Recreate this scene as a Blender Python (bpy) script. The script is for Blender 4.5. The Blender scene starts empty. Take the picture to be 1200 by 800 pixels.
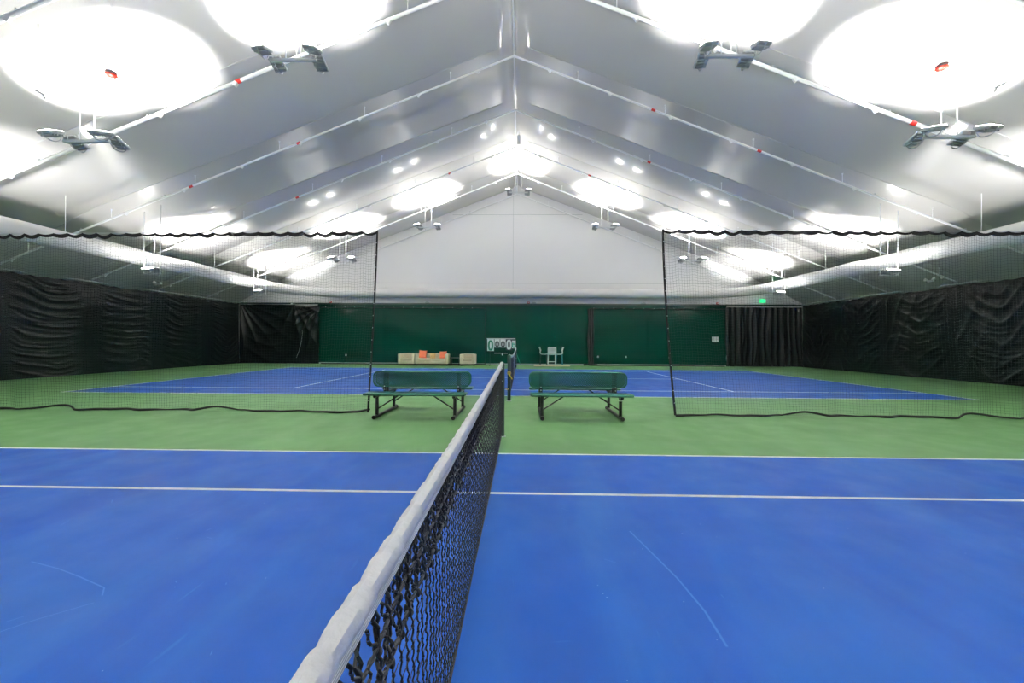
import bpy, math, random
import numpy as np
from mathutils import Vector, Matrix
random.seed(7)
S = bpy.context.scene
COL = S.collection
PI = math.pi

# ------------------------------------------------------------------ camera, world, exposure
cam_d = bpy.data.cameras.new('camera'); cam = bpy.data.objects.new('camera', cam_d); COL.objects.link(cam)
cam_d.sensor_width = 36.0; cam_d.lens = 485.65 / 1200 * 36; cam_d.clip_start = 0.02; cam_d.clip_end = 200
def _axes(yaw, pit, rol):
    c, s = math.cos(yaw), math.sin(yaw)
    fw = Vector((-s, c, 0)); rt = Vector((c, s, 0)); up = Vector((0, 0, 1))
    c, s = math.cos(pit), math.sin(pit); fw, up = fw*c + up*s, up*c - fw*s
    c, s = math.cos(rol), math.sin(rol); rt, up = rt*c + up*s, up*c - rt*s
    return fw, rt, up
_fw, _rt, _up = _axes(.0219, .0025, .0059)
cam.matrix_world = Matrix(((_rt.x, _up.x, -_fw.x, .2772), (_rt.y, _up.y, -_fw.y, -5.156),
                           (_rt.z, _up.z, -_fw.z, 1.3752), (0, 0, 0, 1)))
S.camera = cam
w = bpy.data.worlds.new('world'); S.world = w; w.use_nodes = True
w.node_tree.nodes['Background'].inputs[0].default_value = (.02, .02, .022, 1)
w.node_tree.nodes['Background'].inputs[1].default_value = 1.0
S.view_settings.view_transform = 'Standard'; S.view_settings.look = 'None'
S.view_settings.exposure = 0.95; S.view_settings.gamma = 1.0; S.view_settings.use_curve_mapping = False
LAMP_SPREAD = 68
LAMP_W = 262.0            # power of each floodlight pair
LAMP_COL = (1.0, .985, .97)

# ------------------------------------------------------------------ materials
def lin(r, g, b):
    f = lambda v: (v/255)/12.92 if v/255 <= .04045 else ((v/255 + .055)/1.055)**2.4
    return (f(r), f(g), f(b), 1)
def mat(name, rgb, rough=.5, metal=0., noise=0., nscale=3., bump=0., bscale=40., spec=.5, coat=0., stretch=None, coatrough=.1):
    m = bpy.data.materials.new(name); m.use_nodes = True
    nt = m.node_tree; b = nt.nodes['Principled BSDF']
    b.inputs['Base Color'].default_value = lin(*rgb); b.inputs['Roughness'].default_value = rough
    b.inputs['Metallic'].default_value = metal; b.inputs['Specular IOR Level'].default_value = spec
    b.inputs['Coat Weight'].default_value = coat; b.inputs['Coat Roughness'].default_value = coatrough
    if noise or bump:
        tc = nt.nodes.new('ShaderNodeTexCoord'); mp = nt.nodes.new('ShaderNodeMapping')
        nt.links.new(tc.outputs['Object'], mp.inputs[0])
        if stretch: mp.inputs['Scale'].default_value = stretch
    if noise:
        n = nt.nodes.new('ShaderNodeTexNoise'); n.inputs['Scale'].default_value = nscale; n.inputs['Detail'].default_value = 6
        nt.links.new(mp.outputs[0], n.inputs['Vector'])
        mr = nt.nodes.new('ShaderNodeMapRange'); mr.inputs[1].default_value = .3; mr.inputs[2].default_value = .7
        mr.inputs[3].default_value = 1-noise; mr.inputs[4].default_value = 1+noise
        nt.links.new(n.outputs['Fac'], mr.inputs[0])
        mx = nt.nodes.new('ShaderNodeVectorMath'); mx.operation = 'SCALE'
        mx.inputs[0].default_value = lin(*rgb)[:3]; nt.links.new(mr.outputs[0], mx.inputs['Scale'])
        nt.links.new(mx.outputs[0], b.inputs['Base Color'])
    if bump:
        n2 = nt.nodes.new('ShaderNodeTexNoise'); n2.inputs['Scale'].default_value = bscale; n2.inputs['Detail'].default_value = 4
        nt.links.new(mp.outputs[0], n2.inputs['Vector'])
        bp = nt.nodes.new('ShaderNodeBump'); bp.inputs['Strength'].default_value = bump; bp.inputs['Distance'].default_value = .02
        nt.links.new(n2.outputs['Fac'], bp.inputs['Height']); nt.links.new(bp.outputs[0], b.inputs['Normal'])
    return m
def court_mat(name, rgb, scuff):
    """acrylic court paint: cloudy wear, brushed streaks, fine pale specks"""
    m = bpy.data.materials.new(name); m.use_nodes = True
    nt = m.node_tree; N = nt.nodes; L = nt.links; b = N['Principled BSDF']
    tc = N.new('ShaderNodeTexCoord')
    def noise(scale, detail, st=(1, 1, 1), rot=0., dist=0.):
        mp = N.new('ShaderNodeMapping'); mp.inputs['Scale'].default_value = st; mp.inputs['Rotation'].default_value = (0, 0, rot)
        L.new(tc.outputs['Object'], mp.inputs[0])
        n = N.new('ShaderNodeTexNoise'); n.inputs['Scale'].default_value = scale; n.inputs['Detail'].default_value = detail
        n.inputs['Distortion'].default_value = dist; L.new(mp.outputs[0], n.inputs['Vector']); return n.outputs['Fac']
    def mr(x, a, bb, c, d):
        n = N.new('ShaderNodeMapRange'); n.inputs[1].default_value = a; n.inputs[2].default_value = bb
        n.inputs[3].default_value = c; n.inputs[4].default_value = d; L.new(x, n.inputs[0]); return n.outputs[0]
    def mix(fac, a, c):
        n = N.new('ShaderNodeMix'); n.data_type = 'RGBA'
        if isinstance(fac, float): n.inputs[0].default_value = fac
        else: L.new(fac, n.inputs[0])
        if hasattr(a, 'links'): L.new(a, n.inputs[6])
        else: n.inputs[6].default_value = a
        if hasattr(c, 'links'): L.new(c, n.inputs[7])
        else: n.inputs[7].default_value = c
        return n.outputs[2]
    base = lin(*rgb); dark = tuple(v*.86 for v in base[:3]) + (1,); pale = lin(*scuff)
    c1 = mix(mr(noise(.8, 5), .35, .65, 0, 1), dark, base)
    c2 = mix(mr(noise(1.6, 6, (1, .22, 1), .35, .6), .45, .78, 0, .34), c1, pale)      # long cloudy wipes
    c3 = mix(mr(noise(14, 3, (1, .12, 1), -.7, .4), .70, .78, 0, .30), c2, pale)        # short ball scuffs
    c3b = mix(mr(noise(11, 3, (.14, 1, 1), .4, .4), .71, .79, 0, .26), c3, pale)
    v = N.new('ShaderNodeTexVoronoi'); v.inputs['Scale'].default_value = 7; L.new(tc.outputs['Object'], v.inputs['Vector'])
    c4 = mix(mr(v.outputs['Distance'], .012, .03, .55, 0), c3b, lin(170, 195, 230))
    L.new(c4, b.inputs['Base Color'])
    L.new(mr(noise(3, 4), .3, .7, .50, .62), b.inputs['Roughness'])
    b.inputs['Specular IOR Level'].default_value = .24
    bp = N.new('ShaderNodeBump'); bp.inputs['Strength'].default_value = .12; bp.inputs['Distance'].default_value = .004
    L.new(noise(220, 3), bp.inputs['Height']); L.new(bp.outputs[0], b.inputs['Normal'])
    return m
M = dict(
    blue=court_mat('court_blue_paint', (4, 76, 164), (52, 116, 184)),
    green=court_mat('court_green_paint', (92, 138, 84), (120, 156, 112)),
    line=mat('court_line_paint', (252, 253, 252), .55, noise=.03, nscale=8),
    scuff=mat('shoe_scuff', (36, 98, 178), .6),
    liner=mat('white_vinyl_liner', (194, 192, 189), .30, noise=.02, nscale=.4, bump=.05, bscale=1.5, spec=.5, coat=.35, coatrough=.07),
    gable=mat('gable_vinyl', (226, 226, 225), .6, noise=.015, nscale=.3, spec=.3),
    duct=mat('duct_fabric', (216, 216, 214), .75, noise=.03, nscale=1.5, bump=.1, bscale=3),
    seam=mat('seam_welt', (190, 190, 188), .6),
    pipe=mat('white_steel_pipe', (236, 238, 238), .35),
    fixture=mat('fixture_grey', (178, 182, 184), .45, metal=.2),
    fixture_w=mat('fixture_white', (225, 228, 228), .4),
    black=mat('black_fabric', (16, 17, 18), .75, noise=.15, nscale=20),
    cord=mat('black_twine', (17, 18, 20), .7, noise=.2, nscale=60),
    netgrey=mat('divider_twine', (44, 50, 50), .7),
    netdark=mat('backdrop_twine', (10, 36, 30), .8),
    curtain=mat('black_vinyl_curtain', (2, 12, 12), .28, noise=.1, nscale=2, spec=.27),
    gvinyl=mat('green_vinyl', (0, 45, 35), .2, noise=.08, nscale=.6, bump=.04, bscale=2.2, spec=.14),
    tape=mat('white_net_tape', (252, 252, 252), .6, noise=.02, nscale=30, bump=.25, bscale=45),
    tape_stitch=mat('tape_stitch', (190, 192, 196), .7),
    post=mat('dark_green_post', (10, 44, 36), .4),
    benchg=mat('bench_green_plastisol', (10, 92, 74), .34),
    benchk=mat('bench_black_frame', (14, 15, 16), .38),
    chrome=mat('steel_bolt', (200, 202, 205), .3, metal=.9),
    rail=mat('rail_grey', (172, 178, 176), .5),
    cream=mat('cream_leather', (222, 214, 188), .5, noise=.03, nscale=5),
    creamd=mat('cream_leather_seat', (206, 196, 168), .55),
    orange=mat('orange_fabric', (236, 122, 84), .8),
    stripe_y=mat('patterned_cushion', (214, 178, 120), .8, noise=.35, nscale=22),
    white=mat('white_plastic', (232, 234, 236), .4),
    navy=mat('navy_card', (18, 26, 48), .5),
    teal=mat('teal_print', (0, 120, 96), .5),
    mint=mat('mint_print', (60, 176, 150), .5),
    ink=mat('black_print', (30, 32, 36), .5),
    teal_leg=mat('teal_metal', (28, 120, 140), .4),
    blue_leg=mat('blue_metal', (24, 60, 120), .4),
    mat_pale=mat('pale_plywood', (222, 214, 182), .6, noise=.05, nscale=6),
    red=mat('red_plastic', (206, 40, 34), .4),
    redlens=mat('red_lens', (232, 64, 48), .25),
    brass=mat('brass', (206, 170, 96), .35, metal=.7),
    yellow=mat('yellow_strap', (228, 212, 40), .6),
    darkwood=mat('dark_table', (14, 20, 18), .4),
)
def emis(name, rgb, s):
    m = bpy.data.materials.new(name); m.use_nodes = True; b = m.node_tree.nodes['Principled BSDF']
    b.inputs['Base Color'].default_value = lin(*rgb); b.inputs['Emission Color'].default_value = lin(*rgb)
    b.inputs['Emission Strength'].default_value = s; return m
M['lamp'] = emis('lamp_glass', (255, 252, 246), 80.0)
M['exit'] = emis('exit_green', (40, 190, 120), .9)

# ------------------------------------------------------------------ mesh building
class MB:
    def __init__(s): s.v = []; s.f = []
    def add(s, vs, fs):
        n = len(s.v); s.v += [tuple(v) for v in vs]; s.f += [tuple(i+n for i in f) for f in fs]; return s
    def box(s, x0, y0, z0, x1, y1, z1, mtx=None):
        vs = [Vector(p) for p in ((x0,y0,z0),(x1,y0,z0),(x1,y1,z0),(x0,y1,z0),(x0,y0,z1),(x1,y0,z1),(x1,y1,z1),(x0,y1,z1))]
        if mtx: vs = [mtx @ v for v in vs]
        return s.add(vs, [(0,3,2,1),(4,5,6,7),(0,1,5,4),(1,2,6,5),(2,3,7,6),(3,0,4,7)])
    def rbox(s, x0, y0, z0, x1, y1, z1, r=.04, mtx=None, n=3):
        """box with rounded edges: superellipse-like rounded corners"""
        c = Vector(((x0+x1)/2, (y0+y1)/2, (z0+z1)/2)); h = Vector((abs(x1-x0)/2, abs(y1-y0)/2, abs(z1-z0)/2))
        r = min(r, h.x*.98, h.y*.98, h.z*.98)
        K = 4*(n+1); rings = []
        # latitude rings
        lat = [(-PI/2 + (PI/2)*i/n, -1) for i in range(n+1)] + [((PI/2)*i/n, 1) for i in range(n+1)]
        vs = []; cnt = 0
        for a, sg in lat:
            z = c.z + sg*(h.z-r) + r*math.sin(a); rr = r*math.cos(a)
            for q in range(4):
                sx = (1, -1, -1, 1)[q]; sy = (1, 1, -1, -1)[q]
                for k in range(n+1):
                    t = q*PI/2 + (PI/2)*k/n
                    vs.append(Vector((c.x + sx*(h.x-r) + rr*math.cos(t), c.y + sy*(h.y-r) + rr*math.sin(t), z)))
        if mtx: vs = [mtx @ v for v in vs]
        fs = []
        R = len(lat)
        for i in range(R-1):
            for k in range(K): fs.append((i*K+k, i*K+(k+1) % K, (i+1)*K+(k+1) % K, (i+1)*K+k))
        fs.append(tuple(range(K-1, -1, -1))); fs.append(tuple((R-1)*K+k for k in range(K)))
        return s.add(vs, fs)
    def tube(s, pts, r, n=8, closed=False, rz=None):
        pts = [Vector(p) for p in pts]; m = len(pts); vs = []; fs = []
        rs = r if isinstance(r, (list, tuple)) else [r]*m
        prev = None
        for i, p in enumerate(pts):
            if closed: t = pts[(i+1) % m] - pts[i-1]
            else: t = pts[min(i+1, m-1)] - pts[max(i-1, 0)]
            t = t.normalized()
            if prev is None:
                a = Vector((0, 0, 1)) if abs(t.z) < .9 else Vector((1, 0, 0))
                u = t.cross(a).normalized()
            else:
                u = (prev - t*prev.dot(t)).normalized()
            prev = u; v = t.cross(u)
            for k in range(n):
                a = 2*PI*k/n; vs.append(p + (u*math.cos(a) + v*math.sin(a)*(rz or 1))*rs[i])
        for i in range(m if closed else m-1):
            j = (i+1) % m
            for k in range(n): fs.append((i*n+k, i*n+(k+1) % n, j*n+(k+1) % n, j*n+k))
        if not closed: fs += [tuple(range(n-1, -1, -1)), tuple((m-1)*n+k for k in range(n))]
        return s.add(vs, fs)
    def lathe(s, prof, c=(0, 0, 0), n=20, mtx=None):
        vs = []; fs = []
        for r, z in prof:
            for k in range(n):
                v = Vector((r*math.cos(2*PI*k/n), r*math.sin(2*PI*k/n), z)); v = (mtx @ v) if mtx else v
                vs.append(v + Vector(c))
        for i in range(len(prof)-1):
            for k in range(n): fs.append((i*n+k, i*n+(k+1) % n, (i+1)*n+(k+1) % n, (i+1)*n+k))
        fs += [tuple(range(n-1, -1, -1)), tuple((len(prof)-1)*n+k for k in range(n))]
        return s.add(vs, fs)
    def grid(s, P, nu, nv):
        vs = [P(i/nu, j/nv) for i in range(nu+1) for j in range(nv+1)]; w_ = nv+1
        return s.add(vs, [(i*w_+j, (i+1)*w_+j, (i+1)*w_+j+1, i*w_+j+1) for i in range(nu) for j in range(nv)])
    def sheet(s, P, nu, nv, N, th):
        """a cloth sheet with real thickness th along N"""
        a = [Vector(P(i/nu, j/nv)) for i in range(nu+1) for j in range(nv+1)]; n = len(a); w_ = nv+1
        N = Vector(N); vs = a + [v + N*th for v in a]; fs = []
        for i in range(nu):
            for j in range(nv):
                q = (i*w_+j, (i+1)*w_+j, (i+1)*w_+j+1, i*w_+j+1); fs.append(q); fs.append(tuple(k+n for k in reversed(q)))
        for i in range(nu):
            for j in (0, nv): p, q = i*w_+j, (i+1)*w_+j; fs.append((p, q, q+n, p+n))
        for j in range(nv):
            for i in (0, nu): p, q = i*w_+j, i*w_+j+1; fs.append((p, q, q+n, p+n))
        return s.add(vs, fs)
    def build(s, name, m, parent=None, smooth=False, loc=None):
        me = bpy.data.meshes.new(name); me.from_pydata(s.v, [], s.f); me.update()
        me.materials.append(m)
        if smooth:
            me.polygons.foreach_set('use_smooth', [True]*len(me.polygons))
            try: me.set_sharp_from_angle(angle=math.radians(45))
            except Exception: pass
        o = bpy.data.objects.new(name, me); COL.objects.link(o)
        if parent: o.parent = parent
        if loc: o.location = loc
        return o
def segs(name, A, B, r, m, parent=None, n=3):
    """many straight twine pieces as thin prisms, one mesh (numpy)"""
    A = np.asarray(A, float); B = np.asarray(B, float); K = len(A)
    r = np.broadcast_to(np.asarray(r, float), (K,))
    t = B-A; t /= np.linalg.norm(t, axis=1)[:, None] + 1e-9
    a = np.where(np.abs(t[:, 2:3]) < .9, np.array([[0, 0, 1.]]), np.array([[1., 0, 0]]))
    u = np.cross(t, a); u /= np.linalg.norm(u, axis=1)[:, None]; v = np.cross(t, u)
    vs = np.zeros((K, 2*n, 3))
    for k in range(n):
        o = (u*math.cos(2*PI*k/n) + v*math.sin(2*PI*k/n))*r[:, None]
        vs[:, k] = A+o; vs[:, n+k] = B+o
    f = np.array([(k, (k+1) % n, n+(k+1) % n, n+k) for k in range(n)])
    F = (f[None] + (np.arange(K)*2*n)[:, None, None]).reshape(-1, 4)
    me = bpy.data.meshes.new(name); me.vertices.add(K*2*n); me.vertices.foreach_set('co', vs.ravel())
    me.loops.add(F.size); me.loops.foreach_set('vertex_index', F.ravel().astype(np.int32))
    me.polygons.add(len(F)); me.polygons.foreach_set('loop_start', (np.arange(len(F))*4).astype(np.int32))
    me.polygons.foreach_set('loop_total', np.full(len(F), 4, np.int32))
    me.update(calc_edges=True); me.validate(); me.materials.append(m)
    ob = bpy.data.objects.new(name, me); COL.objects.link(ob)
    if parent: ob.parent = parent
    return ob
def tag(o, label, cat, group=None, kind=None):
    if label: o['label'] = label
    if cat: o['category'] = cat
    if group: o['group'] = group
    if kind: o['kind'] = kind
    return o
def struct(o): o['kind'] = 'structure'; return o
def thing(name, label, cat, loc=(0, 0, 0), rz=0, group=None):
    o = bpy.data.objects.new(name, None); COL.objects.link(o); o.location = loc; o.rotation_euler = (0, 0, rz)
    o.empty_display_size = .2
    return tag(o, label, cat, group)
def copy_tree(o, parent=None):
    kids = [c for c in COL.objects if c.parent == o]
    c = o.copy(); COL.objects.link(c)
    if parent: c.parent = parent
    for k in kids: copy_tree(k, c)
    return c
def rotz(a, c=(0, 0, 0)): return Matrix.Translation(c) @ Matrix.Rotation(a, 4, 'Z')
def frame_mtx(loc, z, x=(1, 0, 0)):
    z = Vector(z).normalized(); x = Vector(x); x = (x - z*x.dot(z)).normalized(); y = z.cross(x)
    return Matrix(((x.x, y.x, z.x, loc[0]), (x.y, y.y, z.y, loc[1]), (x.z, y.z, z.z, loc[2]), (0, 0, 0, 1)))

# ------------------------------------------------------------------ hall dimensions
HX, YB, YF = 17.6, 20.4, -16.3
FR = [20.3 - 3.05*k for k in range(13)]               # roof frames
def roof(x):
    x = abs(x)
    if x < .25: return 11.02 + .05*(1-x/.25)
    return 11.0 - .386*x if x < 13.7 else 5.712 - .515*(x-13.7)
def pipe_z(x): return 10.47 - .396*abs(x)
GAP = 5.52

# floor with painted courts: one mesh, paint as faces
def court_paint(x, y):
    for c in (-5.486, GAP+5.486):
        X, Y = abs(x), abs(y-c)
        if X < 11.885 and Y < 5.486:
            if X > 11.835 or Y > 5.436: return 2
            if abs(Y-4.115) < .025 and X < 11.885: return 2
            if abs(X-6.401) < .025 and Y < 4.115: return 2
            if Y < .025 and X < 6.4: return 2
            if Y < .025 and X > 11.7: return 2
            return 1
    return 0
xs = sorted({sg*v for v in (0, 6.376, 6.426, 11.7, 11.835, 11.885, HX) for sg in (-1, 1)})
ys = sorted({YF, YB} | {c+sg*v for c in (-5.486, GAP+5.486) for v in (.025, 4.09, 4.14, 5.436, 5.486) for sg in (-1, 1)})
vs = [(x, y, 0) for x in xs for y in ys]; ny = len(ys); fs = []; mi = []
for i in range(len(xs)-1):
    for j in range(ny-1):
        fs.append((i*ny+j, (i+1)*ny+j, (i+1)*ny+j+1, i*ny+j+1)); mi.append(court_paint((xs[i]+xs[i+1])/2, (ys[j]+ys[j+1])/2))
me = bpy.data.meshes.new('floor'); me.from_pydata(vs, [], fs)
for k in ('green', 'blue', 'line'): me.materials.append(M[k])
me.polygons.foreach_set('material_index', mi); me.update()
floor = bpy.data.objects.new('floor', me); COL.objects.link(floor); struct(floor)
sc = MB()
def scuff(pts, wd):
    for (x0, y0), (x1, y1) in zip(pts, pts[1:]):
        d = Vector((x1-x0, y1-y0, 0)); n = Vector((-d.y, d.x, 0)).normalized()*wd
        a = Vector((x0, y0, .0006)); b = Vector((x1, y1, .0006)); sc.add([a-n, b-n, b+n, a+n], [(0, 1, 2, 3)])
scuff([(-2.75, -2.65), (-2.5, -2.72), (-2.28, -2.80), (-2.13, -2.86), (-2.03, -2.90), (-1.97, -2.97)], .0035)
scuff([(-1.95, -3.03), (-2.1, -3.17), (-2.2, -3.3), (-2.27, -3.38)], .003)
scuff([(-2.05, -3.6), (-1.9, -3.56), (-1.72, -3.54), (-1.55, -3.55)], .0025)
scuff([(1.08, -2.1), (1.14, -2.4), (1.2, -2.7), (1.23, -3.0), (1.22, -3.25)], .006)
for k in range(26):
    x = random.uniform(-3.6, 4.2); y = random.uniform(-3.7, -1.5); a = random.uniform(.2, 2.9); l = random.uniform(.02, .1)
    scuff([(x, y), (x+l*math.cos(a), y+l*math.sin(a))], random.uniform(.0012, .0028))
sc.build('scuff_marks', M['scuff'], floor)

# walls
struct(MB().box(-HX-.15, YF, 0, -HX, YB, 3.85).build('wall_left', M['gable']))
struct(MB().box(HX, YF, 0, HX+.15, YB, 3.85).build('wall_right', M['gable']))
for nm, y0, y1 in (('wall_back', YB, YB+.15), ('wall_front', YF-.15, YF)):
    pr = [(-HX, 0), (HX, 0), (HX, 3.75), (13.7, 5.75), (0, 11.2), (-13.7, 5.75), (-HX, 3.75)]
    n = len(pr)
    b = MB().add([(x, y0, z) for x, z in pr]+[(x, y1, z) for x, z in pr],
                 [tuple(range(n)), tuple(range(2*n-1, n-1, -1))]+[(i, i+n, (i+1) % n+n, (i+1) % n) for i in range(n)])
    struct(b.build(nm, M['gable']))
# roof liner: one skin, sag or bow shaped per bay to place the lamp reflections
def liner_pt(x, y):
    k = (FR[0]-y)/3.05; t = k-math.floor(k)
    edge = min(1., abs(x)/1.2)
    kn = max(0., 1-abs(abs(x)-13.7)/2.2)
    bay = math.floor(k); q = min(1., max(0., (abs(x)-10)/1.6))
    amp = {0: .18, 1: .20, 2: .34}.get(bay, -.08+.40*q if bay == 3 else -.08)
    sag = amp*math.sin(PI*t)**(.9 if amp > 0 else 1.)*edge
    seam = .05*max(0., 1-min(t, 1-t)/.05)
    return roof(x) - sag + seam*0 + .008*math.sin(1.1*x+.9*y)*edge
lx = [0, .12, .25, .6] + [1+.55*i for i in range(23)] + [13.4, 13.7, 14.0] + [14.5+.5*i for i in range(6)] + [17.3, 17.62]
lx = [-v for v in lx[::-1]][:-1] + lx
ly = []
y = YF-.1
for k in range(12, -1, -1):
    for t in (0, .02, .045, .08, .12, .18, .28, .42, .58, .72, .82, .88, .92, .955, .98): ly.append(FR[k] - 3.05 + 3.05*t)
ly += [FR[0], 20.55]
ly = [v for v in ly if v > YF-.2]; ly = [YF-.14]+ly
lb = MB()
W_ = len(ly)
top = [(x, y, liner_pt(x, min(max(y, YF), FR[0]))) for x in lx for y in ly]
lb.add(top, [(i*W_+j, i*W_+j+1, (i+1)*W_+j+1, (i+1)*W_+j) for i in range(len(lx)-1) for j in range(W_-1)])
ceil = lb.build('ceiling', M['liner'], smooth=True); struct(ceil)
so = ceil.modifiers.new('thick', 'SOLIDIFY'); so.thickness = .05; so.offset = -1
# seams of the liner at each frame, ridge seam
tn = 1
for fy in FR[:11]:
    b = MB()
    for sg in (-1, 1):
        P = [(sg*x, fy, roof(x)-.012) for x in (.15, .6, 2, 4, 6, 8, 10, 12, 13.7, 14.6, 15.6, 16.6, 17.5)]
        b.tube(P, .011, 5)
    struct(b.build('trim_%d' % tn, M['seam'])); tn += 1
for z0 in (5.02, 9.25):
    hw = 17.2 if z0 < 6 else 4.0
    if z0 < 6: hw = 14.8
    struct(MB().box(-hw, YB-.012, z0, hw, YB, z0+.018).build('trim_%d' % tn, M['rail'])); tn += 1
struct(MB().box(-.25, YB-.01, 3.75, -.235, YB, 10.9).build('trim_%d' % tn, M['rail'])); tn += 1
# curtain rails at the eaves
for nm, sg in (('left', -1), ('right', 1)):
    b = MB(); b.tube([(sg*17.10, YF+.1, 3.735), (sg*17.10, YB-.35, 3.735)], .038, 8)
    b.tube([(sg*17.45, YF+.1, 3.86), (sg*17.45, YB-.05, 3.86)], .03, 8)
    y = YF+1
    while y < YB-.4: b.tube([(sg*17.10, y, 3.735), (sg*17.58, y, 3.80)], .014, 5); y += 1.5
    tag(b.build('curtain_rail', M['rail'], smooth=True), 'long pale steel rail carrying the black curtain along the %s side wall' % nm, 'rail')
struct(MB().box(-12.3, YB-.14, 0, 12.75, YB-.02, .09).build('baseboard_back', M['rail']))

# ------------------------------------------------------------------ sprinkler pipes under each frame, ridge pipe
frame_lbl = {0: 'against the far gable wall', 1: 'last but one before the far gable wall', 2: 'just beyond the third frame of the far court',
             3: 'over the middle of the far court', 4: 'peak just below the top middle',
             5: 'thickest one, crossing above the front floodlights', 6: 'cut off by the picture corners'}
for k, fy in enumerate(FR[:9]):
    t = thing('sprinkler_pipe', 'white sprinkler pipe following the roof pitch, ' + frame_lbl.get(k, 'frame %s behind the viewpoint' % ('one' if k == 7 else 'two')), 'pipe', (0, fy-.12, 10.47), group='sprinkler pipes under the roof')
    r = .032 if k < 5 else .045
    b = MB()
    for sg in (-1, 1):
        X1 = 16.9
        b.tube([(0, 0, 0), (sg*X1, 0, -.396*X1)], r, 8)
        for q in range(9): b.tube([(sg*(1.1+1.9*q), 0, -.396*(1.1+1.9*q)), (sg*(1.1+1.9*q)+sg*.06, 0, -.396*(1.1+1.9*q)-.09)], r*1.35, 6)
    b.build('pipe_run', M['pipe'], t, smooth=True)
    off = (k*.53) % 1.0
    for sg in (-1, 1):
        for q in range(6):
            x = sg*(1.9+off+2.75*q)
            if abs(x) > 16.5: continue
            z = -.396*abs(x)
            h = MB(); h.tube([(x, 0, z), (x, 0, z+.26)], .011, 6); h.lathe([(.006, 0), (.02, .01), (.02, .02), (.008, .045), (.03, .05), (.03, .054)], (x, 0, z+.25), 8)
            h.build('sprinkler_head', M['pipe'], t)
            h2 = MB(); h2.tube([(x+sg*1.0, 0, -.396*abs(x+sg*1.0)+r*.6), (x+sg*1.0, 0, -.396*abs(x+sg*1.0)+r+.05)], .022, 6)
            h2.build('pipe_clamp', M['fixture'], t)
    for xr in {5: (-6.75, -1.2, 9.6, 4.8), 4: (-10.4, 4.4, 7.7, -6.9), 3: (-8.6, 5.2), 6: (7.8,), 2: (-3.1, 3.4)}.get(k, ()):
        z = -.396*abs(xr); sg = 1 if xr > 0 else -1
        MB().tube([(xr-.06, 0, z+.396*.06*sg), (xr+.06, 0, z-.396*.06*sg)], r*1.15, 8).build('red_fitting', M['red'], t)
b = MB(); b.tube([(0, 3.2, 10.55), (0, YB-.05, 10.55)], .022, 6)
for fy in FR[:8]: b.tube([(0, fy, 10.5), (0, fy, 11.0)], .012, 5)
tag(b.build('ridge_pipe', M['pipe']), 'thin white pipe running along the ridge of the roof', 'pipe')
b = MB().rbox(-.07, -.07, 0, .07, .07, .42, .02); t = thing('ridge_junction_box', 'small white box hanging at the ridge between two pairs of lamp reflections', 'box', (.12, 13.55, 10.3))
b.build('box_body', M['fixture_w'], t); MB().tube([(0, 0, .42), (0, 0, .62)], .015, 6).build('hanger', M['fixture'], t)

# ------------------------------------------------------------------ air ducts
def duct(sg, lbl):
    pts = []; rs = []
    yy = YF+.4
    while yy < 17.2: pts.append((sg*13.5, yy, 4.37+.012*math.sin(yy*1.7))); rs.append(.275+.010*math.sin(yy*2.3)); yy += .55
    for a in range(0, 91, 10):
        A = math.radians(a); pts.append((sg*(13.5-2.6*(1-math.cos(A))), 17.3+2.6*math.sin(A), 4.37)); rs.append(.275)
    x = 10.4
    while x > .6: pts.append((sg*x, 19.95, 4.36)); rs.append(.275); x -= 1.2
    pts.append((sg*.004, 19.95, 4.36)); rs.append(.275)
    t = thing('air_duct', lbl, 'duct', (sg*13.5, 0, 4.37))
    o = MB().tube(pts, rs, 20).build('fabric_tube', M['duct'], t, smooth=True); o.location = (-sg*13.5, 0, -4.37)
    y = YF+2
    while y < 17:
        h = MB().tube([(0, y, .26), (0, y, roof(13.5)-4.37-.05)], .007, 5).build('hanger_rod', M['pipe'], t); y += 3.05
duct(-1, 'fat white fabric air duct slung below the left roof slope'); duct(1, 'fat white fabric air duct slung below the right roof slope')

# ------------------------------------------------------------------ floodlights
def add_lights(t, heads):
    for p, nrm, pw in heads:
        ld = bpy.data.lights.new('floodlight', 'AREA'); ld.shape = 'DISK'; ld.size = .30; ld.energy = pw; ld.color = LAMP_COL
        ld.spread = math.radians(LAMP_SPREAD-8)
        lo = bpy.data.objects.new('light_source', ld); COL.objects.link(lo); lo.parent = t
        m4 = frame_mtx(p, nrm)
        fl = Matrix.Rotation(PI, 4, 'X'); lo.matrix_local = m4 @ fl
def flood_head(t, c, nrm, spin=0):
    m4 = frame_mtx(c, nrm) @ Matrix.Rotation(spin, 4, 'Z')
    h = MB().rbox(-.17, -.13, -.07, .17, .13, 0, .03, m4)
    for q in range(5): h.box(-.13+.06*q, -.11, -.10, -.115+.06*q, .11, -.07, m4)
    ho = h.build('lamp_head', M['fixture'], t, smooth=True)
    g = MB().box(-.14, -.10, .001, .14, .10, .006, m4); g.build('lens', M['lamp'], ho)
    arc = [m4 @ Vector((.19*math.cos(a), 0, -.04-.15*math.sin(a))) for a in [PI*i/10 for i in range(11)]]
    MB().tube(arc, .011, 6).build('yoke', M['fixture'], ho)
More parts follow.
